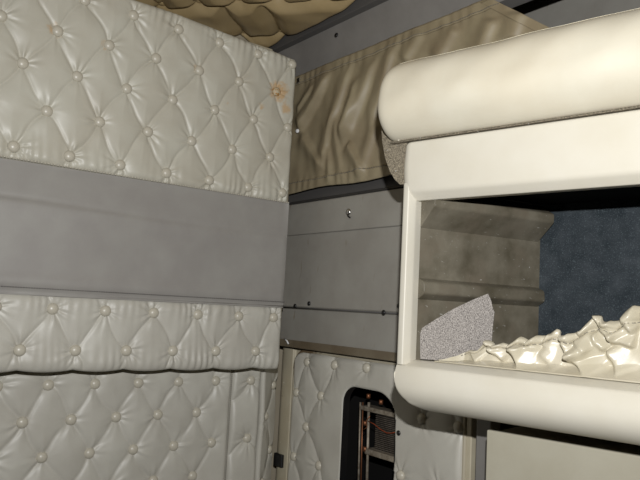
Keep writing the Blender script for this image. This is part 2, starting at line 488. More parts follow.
# ---------------------------------------------------------------- tufted hatch panel with the cut-out
hx0 = hit(290.5, 420, 1, YH)[0]; hz1 = hit(335, 355.5, 1, YH)[2]; hx1 = hit(463, 445, 1, YH)[0]
hb = [(306.5, 362), (334.4, 365), (366, 368), (320.3, 396), (295.5, 392.5), (305, 427), (292.5, 456.5), (421.6, 419)]
hp = [(hit(x, y, 1, YH)[0], hit(x, y, 1, YH)[2]) for x, y in hb]
dxx = .132; dz = .098
r0x, r0z = hp[0]
more = []
for i, k, in [(0, 3), (0, 4)]: more.append((hp[2][0]+dxx*(k-2), hp[2][1]+.001))
more += [(hp[7][0]+dxx*.9, hp[7][1])]
zz2 = hp[5][1]-.05
more += [(hp[7][0]-.062, zz2), (hp[7][0]+.068, zz2)]
for x in (hp[5][0]+.075, hp[7][0], hp[7][0]+.13): more.append((x, hp[6][1]))
for x in (hp[5][0], hp[5][0]+.13, hp[5][0]+.27, hp[5][0]+.41, hp[5][0]+.54): more.append((x, hp[6][1]-dz))
for x in (hp[6][0], hp[6][0]+.13, hp[6][0]+.27, hp[6][0]+.41, hp[6][0]+.55): more.append((x, hp[6][1]-2*dz))
hpts = hp+more
he = []
for i in range(len(hpts)):
    for j in range(len(hpts)):
        d = (hpts[j][0]-hpts[i][0], hpts[i][1]-hpts[j][1])
        if .05 < d[1] < .14 and abs(d[0]) < .105: he.append((hpts[i], hpts[j]))
for (x, z) in hp[:3]: he.append(((x, z), (x+.004, hz1)))
TH = Tuft(hpts, he, hx0, hx1, .02, hz1, seed=61, H=.0062, pleat=0, rim=.02)
# outlines
def rrect(x0, x1, z0, z1, rads, n=10):
    """rounded rectangle outline, radii (tl, tr, br, bl)"""
    tl, tr, br, bl = rads; o = []
    for cx, cz_, r, a0 in ((x0+tl, z1-tl, tl, math.pi), (x1-tr, z1-tr, tr, math.pi/2), (x1-br, z0+br, br, 0), (x0+bl, z0+bl, bl, -math.pi/2)):
        for k in range(n+1):
            a = a0-math.pi/2*k/n; o.append((cx+r*math.cos(a), cz_+r*math.sin(a)))
    return o
cutx0 = hit(342.5, 440, 1, YH)[0]; cutx1 = hit(396, 440, 1, YH)[0]; cutz1 = hit(367, 389, 1, YH)[2]; cutz0 = cutz1-.30
outl = rrect(hx0, hx1, .02, hz1, (.055, .03, .02, .02))
cut = rrect(cutx0, cutx1, cutz0, cutz1, (.05, .075, .03, .03))
def inside(px, pz, poly):
    c = np.zeros(px.shape, bool); n = len(poly)
    for i in range(n):
        x0, z0 = poly[i]; x1, z1 = poly[(i+1) % n]
        if z0 == z1: continue
        m_ = ((z0 > pz) != (z1 > pz)) & (px < (x1-x0)*(pz-z0)/(z1-z0)+x0)
        c ^= m_
    return c
def nearest_on(poly, x, z):
    best = (9, x, z); n = len(poly)
    for i in range(n):
        ax, az = poly[i]; bx, bz = poly[(i+1) % n]; dx, dz_ = bx-ax, bz-az
        l = dx*dx+dz_*dz_
        if l < 1e-12: continue
        t = min(1, max(0, ((x-ax)*dx+(z-az)*dz_)/l)); qx, qz = ax+t*dx, az+t*dz_
        d = math.hypot(x-qx, z-qz)
        if d < best[0]: best = (d, qx, qz)
    return best
res = .0035
nu = int((hx1-hx0)/res)+2; nv = int((hz1-.02)/res)+2
uu = np.linspace(hx0, hx1, nu)[:, None]*np.ones((1, nv)); vv = np.linspace(.02, hz1, nv)[None, :]*np.ones((nu, 1))
hh = TH(uu, vv)
cu = (uu[:-1, :-1]+uu[1:, 1:])/2; cv = (vv[:-1, :-1]+vv[1:, 1:])/2
keep = inside(cu, cv, outl) & ~inside(cu, cv, cut)
idx = np.arange(nu*nv).reshape(nu, nv)
faces = []; cnt = np.zeros(nu*nv, int)
for i, j in zip(*np.nonzero(keep)):
    t = (idx[i, j], idx[i+1, j], idx[i+1, j+1], idx[i, j+1]); faces.append(t)
    for q in t: cnt[q] += 1
uf, vf, hf = uu.reshape(-1).copy(), vv.reshape(-1).copy(), hh.reshape(-1).copy()
for q in np.nonzero((cnt > 0) & (cnt < 4))[0]:
    d1 = nearest_on(outl, uf[q], vf[q]); d2 = nearest_on(cut, uf[q], vf[q])
    d = min(d1, d2)
    if d[0] < .006: uf[q], vf[q] = d[1], d[2]; hf[q] = -.012 if d is d1 else hf[q]-.004
used = np.nonzero(cnt)[0]; remap = -np.ones(nu*nv, int); remap[used] = np.arange(len(used))
HV = np.stack([uf, YH-hf, vf], -1)[used]
hatch = thing('tufted_hatch_panel', 'beige button-tufted hatch panel with a rounded cut-out, under the grey moulded panel', 'hatch panel', ((hx0+hx1)/2, YH+.01, .02))
hc = obj('cushion', HV, [tuple(int(remap[q]) for q in t) for t in faces], M['pad_low'], hatch)
def hsel(u, v):
    return v > .5 and not (cutx0-.012 < u < cutx1+.012 and cutz0 < v < cutz1+.012)
for (u, v) in hpts:
    if hsel(u, v):
        h = float(TH(np.array([[u]]), np.array([[v]]))[0, 0])
        put('button', BTN, (u, YH-h-.0025, v), frame_rot((0, -1, 0)), hc)
def closed(poly, y): return [(x, y, z) for x, z in poly]+[(poly[0][0], y, poly[0][1])]
tube('piping', closed(outl, YH+.006), .0055, M['pipe_brown'], hatch, 8, label='stained piping round the edge')
# the cut edge: a short black sleeve
v = [(x, YH-.004, z) for x, z in cut]+[(x, YH+.02, z) for x, z in cut]
n = len(cut)
obj('cutout_edge', v, [(i, (i+1) % n, n+(i+1) % n, n+i) for i in range(n)], M['rubber'], hatch, label='black rubber cut-out edge')
scm = dome_mesh('screw', .007, .004, M['screw'], 3, 12)
put('screw', scm, hit(398.5, 433, 1, YH-.008), frame_rot((0, -1, 0)), hatch, 'black screw')

# ---------------------------------------------------------------- the heater seen through the cut-out
YR = 1.36
def hp3(px, py, y=YR): return hit(px, py, 1, y)
cav = thing('heater_recess', 'black box-shaped recess behind the rounded cut-out of the tufted hatch', 'recess', ((cutx0+cutx1)/2, 1.42, .6))
x0_, x1_ = cutx0-.2, cutx1+.06
for nm, lo, hi in (('back_plate', (x0_, 1.50, .60), (x1_, 1.51, 1.0)), ('side_plate', (x0_-.01, 1.305, 0), (x0_, 1.51, 1.0)), ('side_plate', (x1_, 1.305, 0), (x1_+.01, 1.51, 1.0)),
                   ('top_plate', (x0_, 1.305, 1.0), (x1_, 1.51, 1.01)), ('bottom_plate', (x0_, 1.305, .59), (x1_, 1.51, .60))):
    box(nm, lo, hi, M['black'], cav)
heat = thing('heater_core', 'small dusty heater radiator with pipes, seen inside the rounded cut-out of the hatch', 'radiator', hp3(384, 470))
a_ = hp3(377, 412); b_ = hp3(396, 455)
cx0, cx1, cz0, cz1 = a_[0], min(b_[0]+.03, x1_-.004), b_[2], a_[2]
box('core', (cx0, YR, cz0), (cx1, YR+.03, cz1), M['rubber'], heat)
fv, ff = [], []
z = cz0
while z < cz1-.003:
    vv_, f2 = box_data((cx0+.002, YR-.006, z), (cx1-.002, YR+.001, z+.0022)); k = len(fv); fv += vv_; ff += [tuple(q+k for q in t) for t in f2]; z += .0052
obj('fins', fv, ff, M['core'], heat, smooth=False)
p = hp3(366, 411); box('top_bracket', (p[0], YR-.022, cz1), (cx1, YR+.02, cz1+.013), M['alu'], heat, bevel=.002)
p = hp3(370, 455); box('bottom_bracket', (p[0], YR-.022, cz0-.016), (cx1, YR+.02, cz0), M['alu'], heat, bevel=.002)
for px, r, mm in ((372.5, .0042, 'alu'), (364, .003, 'alu'), (366.5, .0022, 'copper')):
    p0, p1 = hp3(px, 402), hp3(px-1, 470)
    tube('pipe', [(p0[0], YR-.014, p0[2]), (p1[0], YR-.014, .602)], r, M[mm], heat, 10)
wpts = [hp3(x, y, YR-.02) for x, y in ((368, 421), (374, 424), (380, 429), (387, 433), (392, 433), (400, 431))]
tube('wire', wpts, .0013, M['wire'], heat, 6, label='thin red wire')
wpts = [hp3(x, y, YR-.025) for x, y in ((363, 430), (367, 427), (366, 421), (370, 416))]
tube('wire', wpts, .0015, M['copper'], heat, 6, label='thin copper wire')
for x, y in ((368.5, 396), (381, 402), (365, 423), (365, 449)):
    p = hp3(x, y, YR-.02); tube('fitting', [p-np.array([0, 0, .006]), p+np.array([0, 0, .006])], .006, M['copper'], heat, 10, label='copper fitting')

# ---------------------------------------------------------------- grey moulded panel on the end wall
YP = 1.22
def zp(px, py, y=YP): return float(hit(px, py, 1, y)[2])
z_ledge = zp(340, 197.5); z_seam = zp(340, 230.6); z_crease = zp(340, 309.8); z_bot = zp(340, 350.5)
gx0, gx1 = -.20, .64
prof = [(YP+.055, 1.525), (YP+.030, z_ledge+.012), (YP+.002, z_ledge), (YP, z_ledge-.006), (YP, z_seam), (YP+.006, z_seam-.002), (YP+.006, z_crease+.004), (YP+.010, z_crease),
        (YP+.020, z_crease-.006), (YP+.022, z_bot+.02), (YP+.028, z_bot), (YP+.07, z_bot-.002), (YP+.07, 1.525)]
gpan = thing('grey_moulded_panel', 'grey moulded wall panel below the tan curtain and left of the storage cabinet', 'wall panel', ((gx0+gx1)/2, YP+.05, z_bot))
prism('panel_body', prof, gx0, gx1, lambda p, t: np.array([t, p[0], p[1]]), M['greypanel'], gpan, bevel=.0015)
yl = YP+.0285
prism('bottom_lip', [(yl-.006, z_bot+.012), (yl-.008, z_bot-.012), (yl+.03, z_bot-.016), (yl+.03, z_bot-.003), (yl, z_bot-.001)], gx0, gx1, lambda p, t: np.array([t, p[0], p[1]]), M['lip'], gpan, bevel=.002, label='brownish bottom lip')
prism('top_ledge', [(YP+.052, 1.545), (YP+.030, z_ledge+.016), (YP+.003, z_ledge+.004), (YP+.05, z_ledge+.004)], gx0, gx1, lambda p, t: np.array([t, p[0]-.003, p[1]]), M['trimdark'], gpan, bevel=.001, label='top ledge, curtain shadow painted in dark grey')  # dark tone puts the curtain's shadow into the ledge colour
tube('bead', [(gx0, YP+.012, z_crease-.001), (gx1, YP+.012, z_crease-.001)], .003, M['trimdark'], gpan, label='dark bead standing in for the crease shadow')  # dark tube added along the crease to paint its shade
bolt = dome_mesh('bolt', .010, .006, M['chrome'], 4, 14)
put('bolt', bolt, hit(348.5, 212, 1, YP-.001), frame_rot((0, -1, 0)), gpan, 'steel bolt')
tube('hook', [hit(347.5, 213, 1, YP-.003), hit(348, 216, 1, YP-.006), hit(350, 217.5, 1, YP-.008)], .0022, M['screw'], gpan)
for x, y in ((309, 303.5), (295, 306), (383.5, 312.5), (398.8, 306)):
    put('screw', scm, hit(x, y, 1, YP+.004), frame_rot((0, -1, 0)), gpan, 'black screw')
tube('white_scratch', [hit(284.5, 339, 1, YP+.018), hit(287, 341, 1, YP+.016), hit(288.5, 344, 1, YP+.018)], .0025, M['white'], gpan, label='white scratch mark')  # thin white tube drawn for a scratch, no separate part

# ---------------------------------------------------------------- header above the curtain
hd = thing('header_panel', 'grey painted metal header panel between ceiling padding and tan curtain', 'header panel', (.8, 1.25, 1.88))
zA = zp(300, 34, 1.2); zH1 = zp(313, 36, 1.215)
zc = zp(350, 57, 1.245)
prism('face', [(1.252, zc-.01), (1.215, zH1), (1.215, 2.10), (1.30, 2.10), (1.30, zc-.01)], -.21, 2.3, lambda p, t: np.array([t, p[0], p[1]]), M['header'], hd, bevel=.001)
prism('flange', [(1.218, zH1-.001), (1.196, zH1+.004), (1.192, 2.075), (1.218, 2.075)], -.21, 2.3, lambda p, t: np.array([t, p[0], p[1]]), M['trimdark'], hd, bevel=.002, label='dark grey upper flange')
put('bolt', dome_mesh('bolt', .0085, .005, M['screw'], 4, 14), hit(336.5, 35, 1, 1.224), frame_rot((0, -1, .3)), hd, 'black bolt')

# ---------------------------------------------------------------- curtain
YC = 1.228
cz1 = zc-.002; cz0 = float(hit(330, 186, 1, YC)[2])
e0, e1 = hit(527, 17, 1, YC), hit(545, 26, 1, YC)
sl = (e1[0]-e0[0])/(e0[2]-e1[2])
FOLDS = []                                         # (segment in the curtain's plane, depth, soft side, sharp side)
for (p0, p1, A_, w1_, w2_) in (
        ((327, 76), (302, 127), .016, .050, .012), ((350, 70), (323, 163), .011, .040, .012), ((304, 134), (322, 166), .010, .030, .012),
        ((352, 146), (366, 170), .012, .030, .010), ((357, 84), (352, 135), .009, .030, .014), ((376, 60), (346, 140), .014, .045, .014),
        ((378, 120), (362, 176), .009, .030, .014), ((312, 84), (300, 110), .008, .025, .010), ((338, 120), (342, 180), .006, .025, .012), ((330, 150), (328, 184), .006, .022, .012),
        ((396, 44), (372, 120), .012, .045, .014), ((420, 36), (408, 60), .010, .04, .014), ((452, 30), (440, 60), .010, .04, .014), ((492, 20), (480, 50), .010, .04, .014), ((520, 16), (512, 40), .009, .04, .014)):
    q0, q1 = hit(p0[0], p0[1], 1, YC), hit(p1[0], p1[1], 1, YC)
    FOLDS.append(((q0[0], q0[2]), (q1[0], q1[2]), A_, w1_, w2_))
def curt(x, z):
    t = (z-cz0)/(cz1-cz0)
    env = np.sin(np.pi*np.clip(t, .02, .98))**.5*.85+.15
    f = .004*np.sin(x*21+z*6)
    wx = x+.006*np.sin(z*23+x*9); wz = z+.006*np.sin(x*19+1)
    for (a, b, A_, w1_, w2_) in FOLDS:
        dx, dz_ = b[0]-a[0], b[1]-a[1]; L = math.hypot(dx, dz_)
        al = ((wx-a[0])*dx+(wz-a[1])*dz_)/L; pe = ((wx-a[0])*dz_-(wz-a[1])*dx)/L
        end = np.clip(al/(.3*L)+.55, 0, 1)*np.clip((L-al)/(.3*L)+.55, 0, 1); end = end*end*(3-2*end)
        f = f+1.65*A_*end*np.where(pe > 0, np.exp(-(pe/w1_)**2), np.exp(-(pe/w2_)**2))
    f = f+.0012*np.sin(x*95+z*31)*np.sin(z*40-x*17+1)
    g = .0011*np.sin(x*160+2*np.sin(x*31))*(np.exp(-((t-.95)/.06)**2)+np.exp(-((t-.05)/.06)**2))
    return f*env+g
def curtain_patch(name, fx, ts, off, m, parent, nx=520, thick=.0022, **k):
    """fx(z) gives (x0, x1) at height z; ts = (t0, t1)"""
    nz_ = max(6, int((ts[1]-ts[0])*95))
    V_ = []
    for i in range(nx):
        for j in range(nz_):
            t = ts[0]+(ts[1]-ts[0])*j/(nz_-1); z = cz0+(cz1-cz0)*t
            x0, x1 = fx(z); x = x0+(x1-x0)*i/(nx-1)
            V_.append((x, z))
    a = np.array(V_)
    zz_ = a[:, 1]+.004*np.sin(a[:, 0]*17)*np.clip((.15-(a[:, 1]-cz0)/(cz1-cz0))/.15, 0, 1)
    # soft lean: the top hangs from the header, the bottom swings forward of the ledge
    y = YC+.006*(a[:, 1]-cz0)/(cz1-cz0)-curt(a[:, 0], a[:, 1])-off
    pts = np.stack([a[:, 0], y, zz_], -1)
    o = obj(name, pts, grid_faces(nx, nz_), m, parent, **k)
    md = o.modifiers.new('thickness', 'SOLIDIFY'); md.thickness = thick; md.offset = 0
    return o
xl = -.15
xr = lambda z: e0[0]+sl*(e0[2]-z)
cu_ = thing('curtain', 'tan vinyl curtain with gathered stitched hems hanging above the grey panel', 'curtain', (.35, YC, cz0))
full = lambda z: (xl, min(xr(z), 1.25))
body = curtain_patch('curtain_body', full, (0, 1), 0, M['curtain'], cu_)
curtain_patch('top_hem', full, (.925, 1.003), .0035, M['curtain'], cu_)
curtain_patch('bottom_hem', full, (-.004, .085), .0035, M['curtain'], cu_)
sh = curtain_patch('side_hem', lambda z: (xl-.002, xl+.032), (0.01, .99), .004, M['curtain'], cu_, nx=20)
curtain_patch('end_hem', lambda z: (min(xr(z), 1.25)-.03, min(xr(z), 1.25)+.002), (0.01, .99), .004, M['curtain'], cu_, nx=20)
def cpath(t0, off=.006):
    z = cz0+(cz1-cz0)*t0
    def f(t):
        x = xl+(full(z)[1]-xl)*t
        y = YC+.006*t0-float(curt(np.array([x]), np.array([z]))[0])-off
        return np.array([x, y, z])
    return f
for t0 in (.935, .075): stitches('stitching', cpath(t0), 150, .0012, M['stitch'], cu_)
snap = dome_mesh('snap', .007, .005, M['white'], 4, 12)
p = hit(297.5, 131, 1, YC-.012); put('snap', snap, p, frame_rot((.3, -1, 0)), cu_, 'small white snap')
p = hit(299, 81, 1, YC+.004); box('clip', p-np.array([.009, .004, .010]), p+np.array([.009, .004, .010]), M['chrome'], cu_, bevel=.002, label='steel clip at the top corner')

# window behind the curtain: black seal showing past the curtain's end
w1 = hit(572, 20, 1, 1.36)
wf = rrect(.05, w1[0], 1.56, 1.80, (.05, .05, .05, .05)); wi = rrect(.09, w1[0]-.05, 1.60, 1.76, (.03, .03, .03, .03))
n = len(wf)
v = [(x, 1.34, z) for x, z in wf]+[(x, 1.34, z) for x, z in wi]+[(x, 1.56, z) for x, z in wf]+[(x, 1.56, z) for x, z in wi]
f = []
for i in range(n):
    j = (i+1) % n
    f += [(i, j, n+j, n+i), (i, 2*n+i, 2*n+j, j), (n+i, n+j, 3*n+j, 3*n+i)]
win = structure(obj('window_1', v, f, M['rubber']))
box('pane', (.08, 1.42, 1.59), (w1[0]-.04, 1.425, 1.77), M['glass'], win)

# ---------------------------------------------------------------- ceiling padding
ZC = 2.035
bA = hit(245.6, 34, 2, ZC); bB = hit(281.7, 32.5, 2, ZC)
hx, hy = bB[0]-bA[0], bB[1]-bA[1]
px_, py_ = -hy*1.9, hx*1.9                         # across the row, towards the cab
if py_ > 0: px_, py_ = -px_, -py_
cpts = []; ce = []
ok = lambda p: -.19 < p[0] < 1.18 and .32 < p[1] < 1.175
for r in range(0, 8):
    for k in range(-14, 14):
        p = (bA[0]+hx*(k+.5*(r % 2))+px_*r, bA[1]+hy*(k+.5*(r % 2))+py_*r)
        q = (p[0]+hx, p[1]+hy)
        if ok(p): cpts.append(p)
        if ok(p) or ok(q): ce.append((p, q))
        for sg in (-.5, .5):
            w_ = (p[0]+px_+sg*hx, p[1]+py_+sg*hy)
            if r > 0 and (ok(p) or ok(w_)): ce.append((p, w_))
        if r == 0 and ok(p): ce.append((p, (p[0]+px_*.9, p[1]+py_*.9)))
TCe = Tuft(cpts, ce, -.208, 1.2, .3, 1.19, H=.026, dent=.012, groove=.003, seed=71, pleat=0, rim=.02, wr=.001)
cl = thing('ceiling_pad', 'tan button-tufted ceiling padding above the padded panel and the header', 'ceiling pad', (.5, .75, ZC))
c = tuft_surface('cushion', TCe, (0, 0, ZC), (1, 0, 0), (0, 1, 0), (0, 0, -1), .005, M['ceilpad'], cl, skirt=.05)
CB = dome_mesh('ceiling_button', .0135, .009, M['ceilpad'])
add_buttons(TCe, (0, 0, ZC), (1, 0, 0), (0, 1, 0), (0, 0, -1), CB, c, sel=lambda u, v: u < 1.0 and v > .45)

# ---------------------------------------------------------------- storage cabinet
CW = 1.0
cabt = thing('storage_cabinet', 'open cream storage cabinet with a rounded bottom rail and dark interior, below the long bolster', 'cabinet', CP(.5, .17, .96))
zt0 = 1.376; zt1 = 1.490; zb1 = 1.060; zb0 = .961
# fascia (top rail)
def pl_nz(p, t): return CP(t, p[0], p[1])
fas = [(.002, zt0-.001), (-.010, zt0+.006), (-.013, zt0+.02), (-.013, (zt0+zt1)/2), (-.009, zt1-.008), (-.001, zt1), (.03, zt1), (.03, zt0-.001)]
def rail(name, prof, s0, s1, rad, m, parent, ns=14, top=True, **k):
    """sweep an (n, z) profile along s with its outer corner at s0 rounded off"""
    ss = [s0+rad*(1-math.cos(a)) for a in np.linspace(0, math.pi/2, ns)]+list(np.linspace(s0+rad, s1, 8))[1:]
    zmid = (min(p[1] for p in prof)+max(p[1] for p in prof))/2
    zmx = max(p[1] for p in prof); zmn = min(p[1] for p in prof)
    V_ = []
    for s in ss:
        q = max(0, rad-(s-s0)); cutz = rad-math.sqrt(max(0, rad*rad-q*q))
        for (n_, z_) in prof:
            z2 = min(z_, zmx-cutz) if top else max(z_, zmn+cutz)
            n2 = n_+(.006*(q/rad)**2 if n_ < 0 else 0)
            V_.append(CP(s, n2, z2))
    nP = len(prof); f = grid_faces(len(ss), nP, True)
    f.append(tuple(range(nP))); f.append(tuple(range((len(ss)-1)*nP, len(ss)*nP))[::-1])
    return obj(name, V_, f, m, parent, **k)
def smooth_prof(ctrl, n=8):
    """rounded polyline: replace every corner given with a radius"""
    out = []
    N_ = len(ctrl)
    for i, (a, b, r) in enumerate(ctrl):
        p0 = np.array(ctrl[i-1][:2]); p = np.array((a, b)); p1 = np.array(ctrl[(i+1) % N_][:2])
        if r <= 0: out.append((a, b)); continue
        d0 = nrm(p0-p); d1 = nrm(p1-p)
        for k in range(n+1):
            t = k/n
            out.append(tuple((1-t)**2*(p+d0*r)+2*t*(1-t)*p+t*t*(p+d1*r)))
    return out
fas = smooth_prof([(.03, zt0-.004, 0), (.012, zt0-.004, .002), (-.006, zt0+.012, .006), (-.013, (zt0+zt1)/2, .02), (-.009, zt1, .008), (.03, zt1, 0)], 6)
rail('fascia', fas, -.004, CW, .016, M['cream'], cabt)
# left stile with a chamfered inner edge
sti = smooth_prof([(-.006, .03, 0), (-.006, -.006, .007), (.010, -.008, .003), (.0165, .010, .003), (.0165, .03, 0)], 5)
prism('stile', sti, zb1-.012, zt0+.03, lambda p, t: CP(p[0]+.010*(t-1.2)*-.2, p[1], t), M['cream'], cabt, bevel=0)
for o_ in (bpy.data.objects['stile'],):
    o_.data.polygons.foreach_set('use_smooth', [True]*len(o_.data.polygons))
    mo = o_.modifiers.new('split', 'EDGE_SPLIT'); mo.split_angle = math.radians(50)
# bullnose bottom rail
bot = [(.12, zb1-.003), (.026, zb1-.003), (.021, zb1-.0035), (.016, zb1-.005), (-.005, zb1-.0125), (-.0085, zb1-.0145), (-.0105, zb1-.0185)]
bot += [(-.0105-.006*math.sin(math.pi/2*t), zb1-.0185-.0275*t) for t in (.25, .5, .75, 1)]
bot += [(.050-.0665*math.cos(a), zb0+.0505-.0515*math.sin(a)) for a in np.linspace(.1, math.pi/2, 16)]
bot += [(.09, zb0+.0005), (.12, zb0+.006)]
rail('bullnose_rail', bot, -.006, CW, .072, M['cream'], cabt, ns=22, top=False, label='thick rounded bottom rail')
# interior
wA = (cab_hit(418, 283, .03)[0], .03); wB = (.134, .335)
wd = nrm([wB[0]-wA[0], wB[1]-wA[1]]); wl = math.hypot(wB[0]-wA[0], wB[1]-wA[1]); wn = np.array([wd[1], -wd[0]])  # into the compartment
def WP(t, o, z): q = np.array(wA)+wd*t+wn*o; return CP(q[0], q[1], z)
zi0, zi1 = 1.035, 1.405
v, f = box_data((0, -.008, zi0), (wl+.01, 0, zi1)); side = obj('side_liner', [WP(*p) for p in v], f, M['liner'], cabt, smooth=False, label='scuffed brown side lining')
def side_hit(px, py, off=0.0):
    base = CP(wA[0], wA[1], 0)+(CD*wn[0]+CN*wn[1])*off; nn = CD*wn[0]+CN*wn[1]; dd = CD*wd[0]+CN*wd[1]
    r = ROT @ cam_ray(px, py); t = ((base-EYE) @ nn)/(r @ nn); p = EYE+t*r
    return float((p-base) @ dd), float(p[2])
# upper runner: deep sloping trough; lower runner: slim bead
za, zb_ = side_hit(440, 206, .02)[1], side_hit(470, 228, .0)[1]
prism('runner', smooth_prof([(0, zi1-.002, 0), (.046, za+.012, .004), (.046, za-.006, .005), (0, zb_-.012, 0)], 4), -.0, wl-.006, lambda p, t: WP(t, p[0], p[1]), M['liner'], side, bevel=.001, label='upper deep runner')
zc0, zc1 = side_hit(478, 297, .02)[1], side_hit(478, 287, .02)[1]
prism('runner', smooth_prof([(0, zc1+.010, 0), (.020, zc1+.002, .006), (.022, zc0, .006), (0, zc0-.012, 0)], 5), 0, wl-.004, lambda p, t: WP(t, p[0], p[1]), M['liner'], side, bevel=.001, label='lower slim runner')
cbox('back_liner', (wB[0]-.02, .335, zi0), (CW-.01, .345, zi1), M['blue'], cabt, label='blue-black carpet back')
cbox('top_liner', (.0, .028, zi1), (CW-.01, .345, zi1+.01), M['black'], cabt)
cbox('bottom_liner', (.0, .03, zi0-.01), (CW-.01, .345, zi0), M['liner'], cabt)
cbox('end_liner', (CW-.012, .03, zi0), (CW-.002, .345, zi1), M['liner'], cabt)
cbox('underside', (.08, .1, zb0+.008), (CW-.005, .345, zb0+.02), M['lip'], cabt)
cbox('top_board', (.0, .028, zt1-.03), (CW-.005, .345, zt1-.006), M['lip'], cabt)

# ---------------------------------------------------------------- bolster on top of the cabinet
bs = thing('bolster', 'long cream padded vinyl bolster lying along the top of the open cabinet', 'bolster', CP(.45, .05, 1.484))
NB = -.035
bz0, bz1 = 1.4935, 1.672
pr = smooth_prof([(.10, bz0, .01), (NB+.018, bz0, .03), (NB-.034, bz0+.050, .038), (NB-.012, bz1-.026, .055), (NB+.075, bz1, .05), (.10, bz1, .02)], 12)
pr = np.array(pr); pc = np.array([.045, (bz0+bz1)/2])
sL = -.052; rE = .042
ts = [rE*(1-math.cos(a)) for a in np.linspace(.04, math.pi/2, 18)]
ss = [sL+t for t in ts]+list(np.linspace(sL+rE, 1.02, 40))[1:]
V_ = []
for s in ss:
    q = max(0, 1-(s-sL)/rE); k = max(.02, (1-q**3.4))**(1/3.4)
    for (n_, z_) in pr:
        w_ = .0018*math.sin(s*23+z_*31)+.0012*math.sin(s*51-z_*60)
        V_.append(CP(s, pc[0]+(n_-pc[0]-w_)*(.45+.55*k), pc[1]+(z_-pc[1])*(.8*k+.2 if z_ > pc[1] else (.55+.45*k))))
nP = len(pr); f = grid_faces(len(ss), nP, True); f.append(tuple(range(nP))); f.append(tuple(range((len(ss)-1)*nP, len(ss)*nP))[::-1])
obj('cover', V_, f, M['bolster'], bs)
cbox('base_board', (-.040, NB+.026, 1.4915), (1.02, .10, 1.4962), M['carpet_dark'], bs, bevel=.003, label='grey carpeted base board')
eo = [cab_hit(x, y, .004) for x, y in ((381, 122), (382, 140), (385, 158), (390, 172), (395, 180), (400, 184.5))]
poly = eo+[(-.0072, eo[-1][1]), (-.0072, 1.545), (eo[0][0], 1.545)]
prism('end_board', poly, .004, .022, lambda p, t: CP(p[0], t, p[1]), M['carpet_dark'], bs, bevel=.004, label='grey speckled carpeted end board')
e_ = [cab_hit(x, y, -.02) for x, y in ((383, 131), (388, 136), (396, 139.5), (407, 141))]
tube('welt', [CP(s, -.008, z+.001) for s, z in e_[:-1]], .0017, M['bolster'], bs)

# ---------------------------------------------------------------- grey carpet offcut inside the cabinet
co = []
for x, y in ((420, 334), (422, 328), (436, 319), (454, 308.5), (472, 300), (488, 293.5), (491, 300), (493, 309), (494.5, 312), (492.5, 330), (491.5, 348), (493, 372), (455, 372), (420, 368)):
    n_ = .0345+.0695*(x-420)/74
    s_, z_ = cab_hit(x, y, n_); co.append((s_, n_, max(z_, zb1-.001)))
off = thing('carpet_offcut', 'grey speckled carpet offcut standing upright at the left of the open cabinet', 'carpet offcut', CP(.09, .07, zi0))
def sheet(name, pts, d0, d1, m, **k):
    t = nrm(CP(pts[5][0], pts[5][1], 0)-CP(pts[0][0], pts[0][1], 0)); nn = np.array([t[1], -t[0], 0])
    if nn @ (EYE-CP(.1, .07, 0)) < 0: nn = -nn
    n = len(pts); v = [CP(*p)+nn*d0 for p in pts]+[CP(*p)+nn*d1 for p in pts]
    f = [tuple(range(n)), tuple(range(2*n-1, n-1, -1))]+[(i, (i+1) % n, n+(i+1) % n, n+i) for i in range(n)]
    return obj(name, v, f, m, off, **k)
sheet('pile_face', co, .0005, .005, M['carpet_grey'], smooth=False, bevel=.001)
sheet('backing', co, -.001, .0004, M['lip'], smooth=False)
# ---------------------------------------------------------------- gathered vinyl cover
top_px = [(440, 360), (452, 357), (462, 352), (478, 347), (488, 341), (497, 343), (510, 341), (520, 336.5), (530, 341), (545, 333), (556, 331), (567, 338), (576, 329), (594, 318), (600, 314), (608, 321), (621, 312), (640, 303), (670, 296)]
tops = [cab_hit(x, y, .045) for x, y in top_px]
tS = np.array([q[0] for q in tops]); tZ = np.array([q[1] for q in tops])
ns, nv = 420, 90
gs = np.linspace(tS[0], .62, ns)
zt_ = np.interp(gs, tS, tZ)
k = np.exp(-np.linspace(-1.5, 1.5, 9)**2); k /= k.sum(); zt_ = np.convolve(np.pad(zt_, 4, mode='edge'), k, 'valid')
Sg = gs[:, None]*np.ones((1, nv)); tt = np.linspace(0, 1, nv)[None, :]*np.ones((ns, 1))
zbase = 1.0585
Hh = np.clip(zt_[:, None]-zbase, .003, None)
Zg = zbase+Hh*tt
grow = np.clip((Sg-tS[0])/.09, 0, 1)
n1 = noise2(Sg, Zg, 91, 20); n2_ = noise2(Sg, Zg, 92, 55); n3 = noise2(Sg, Zg, 95, 110)
CF = []
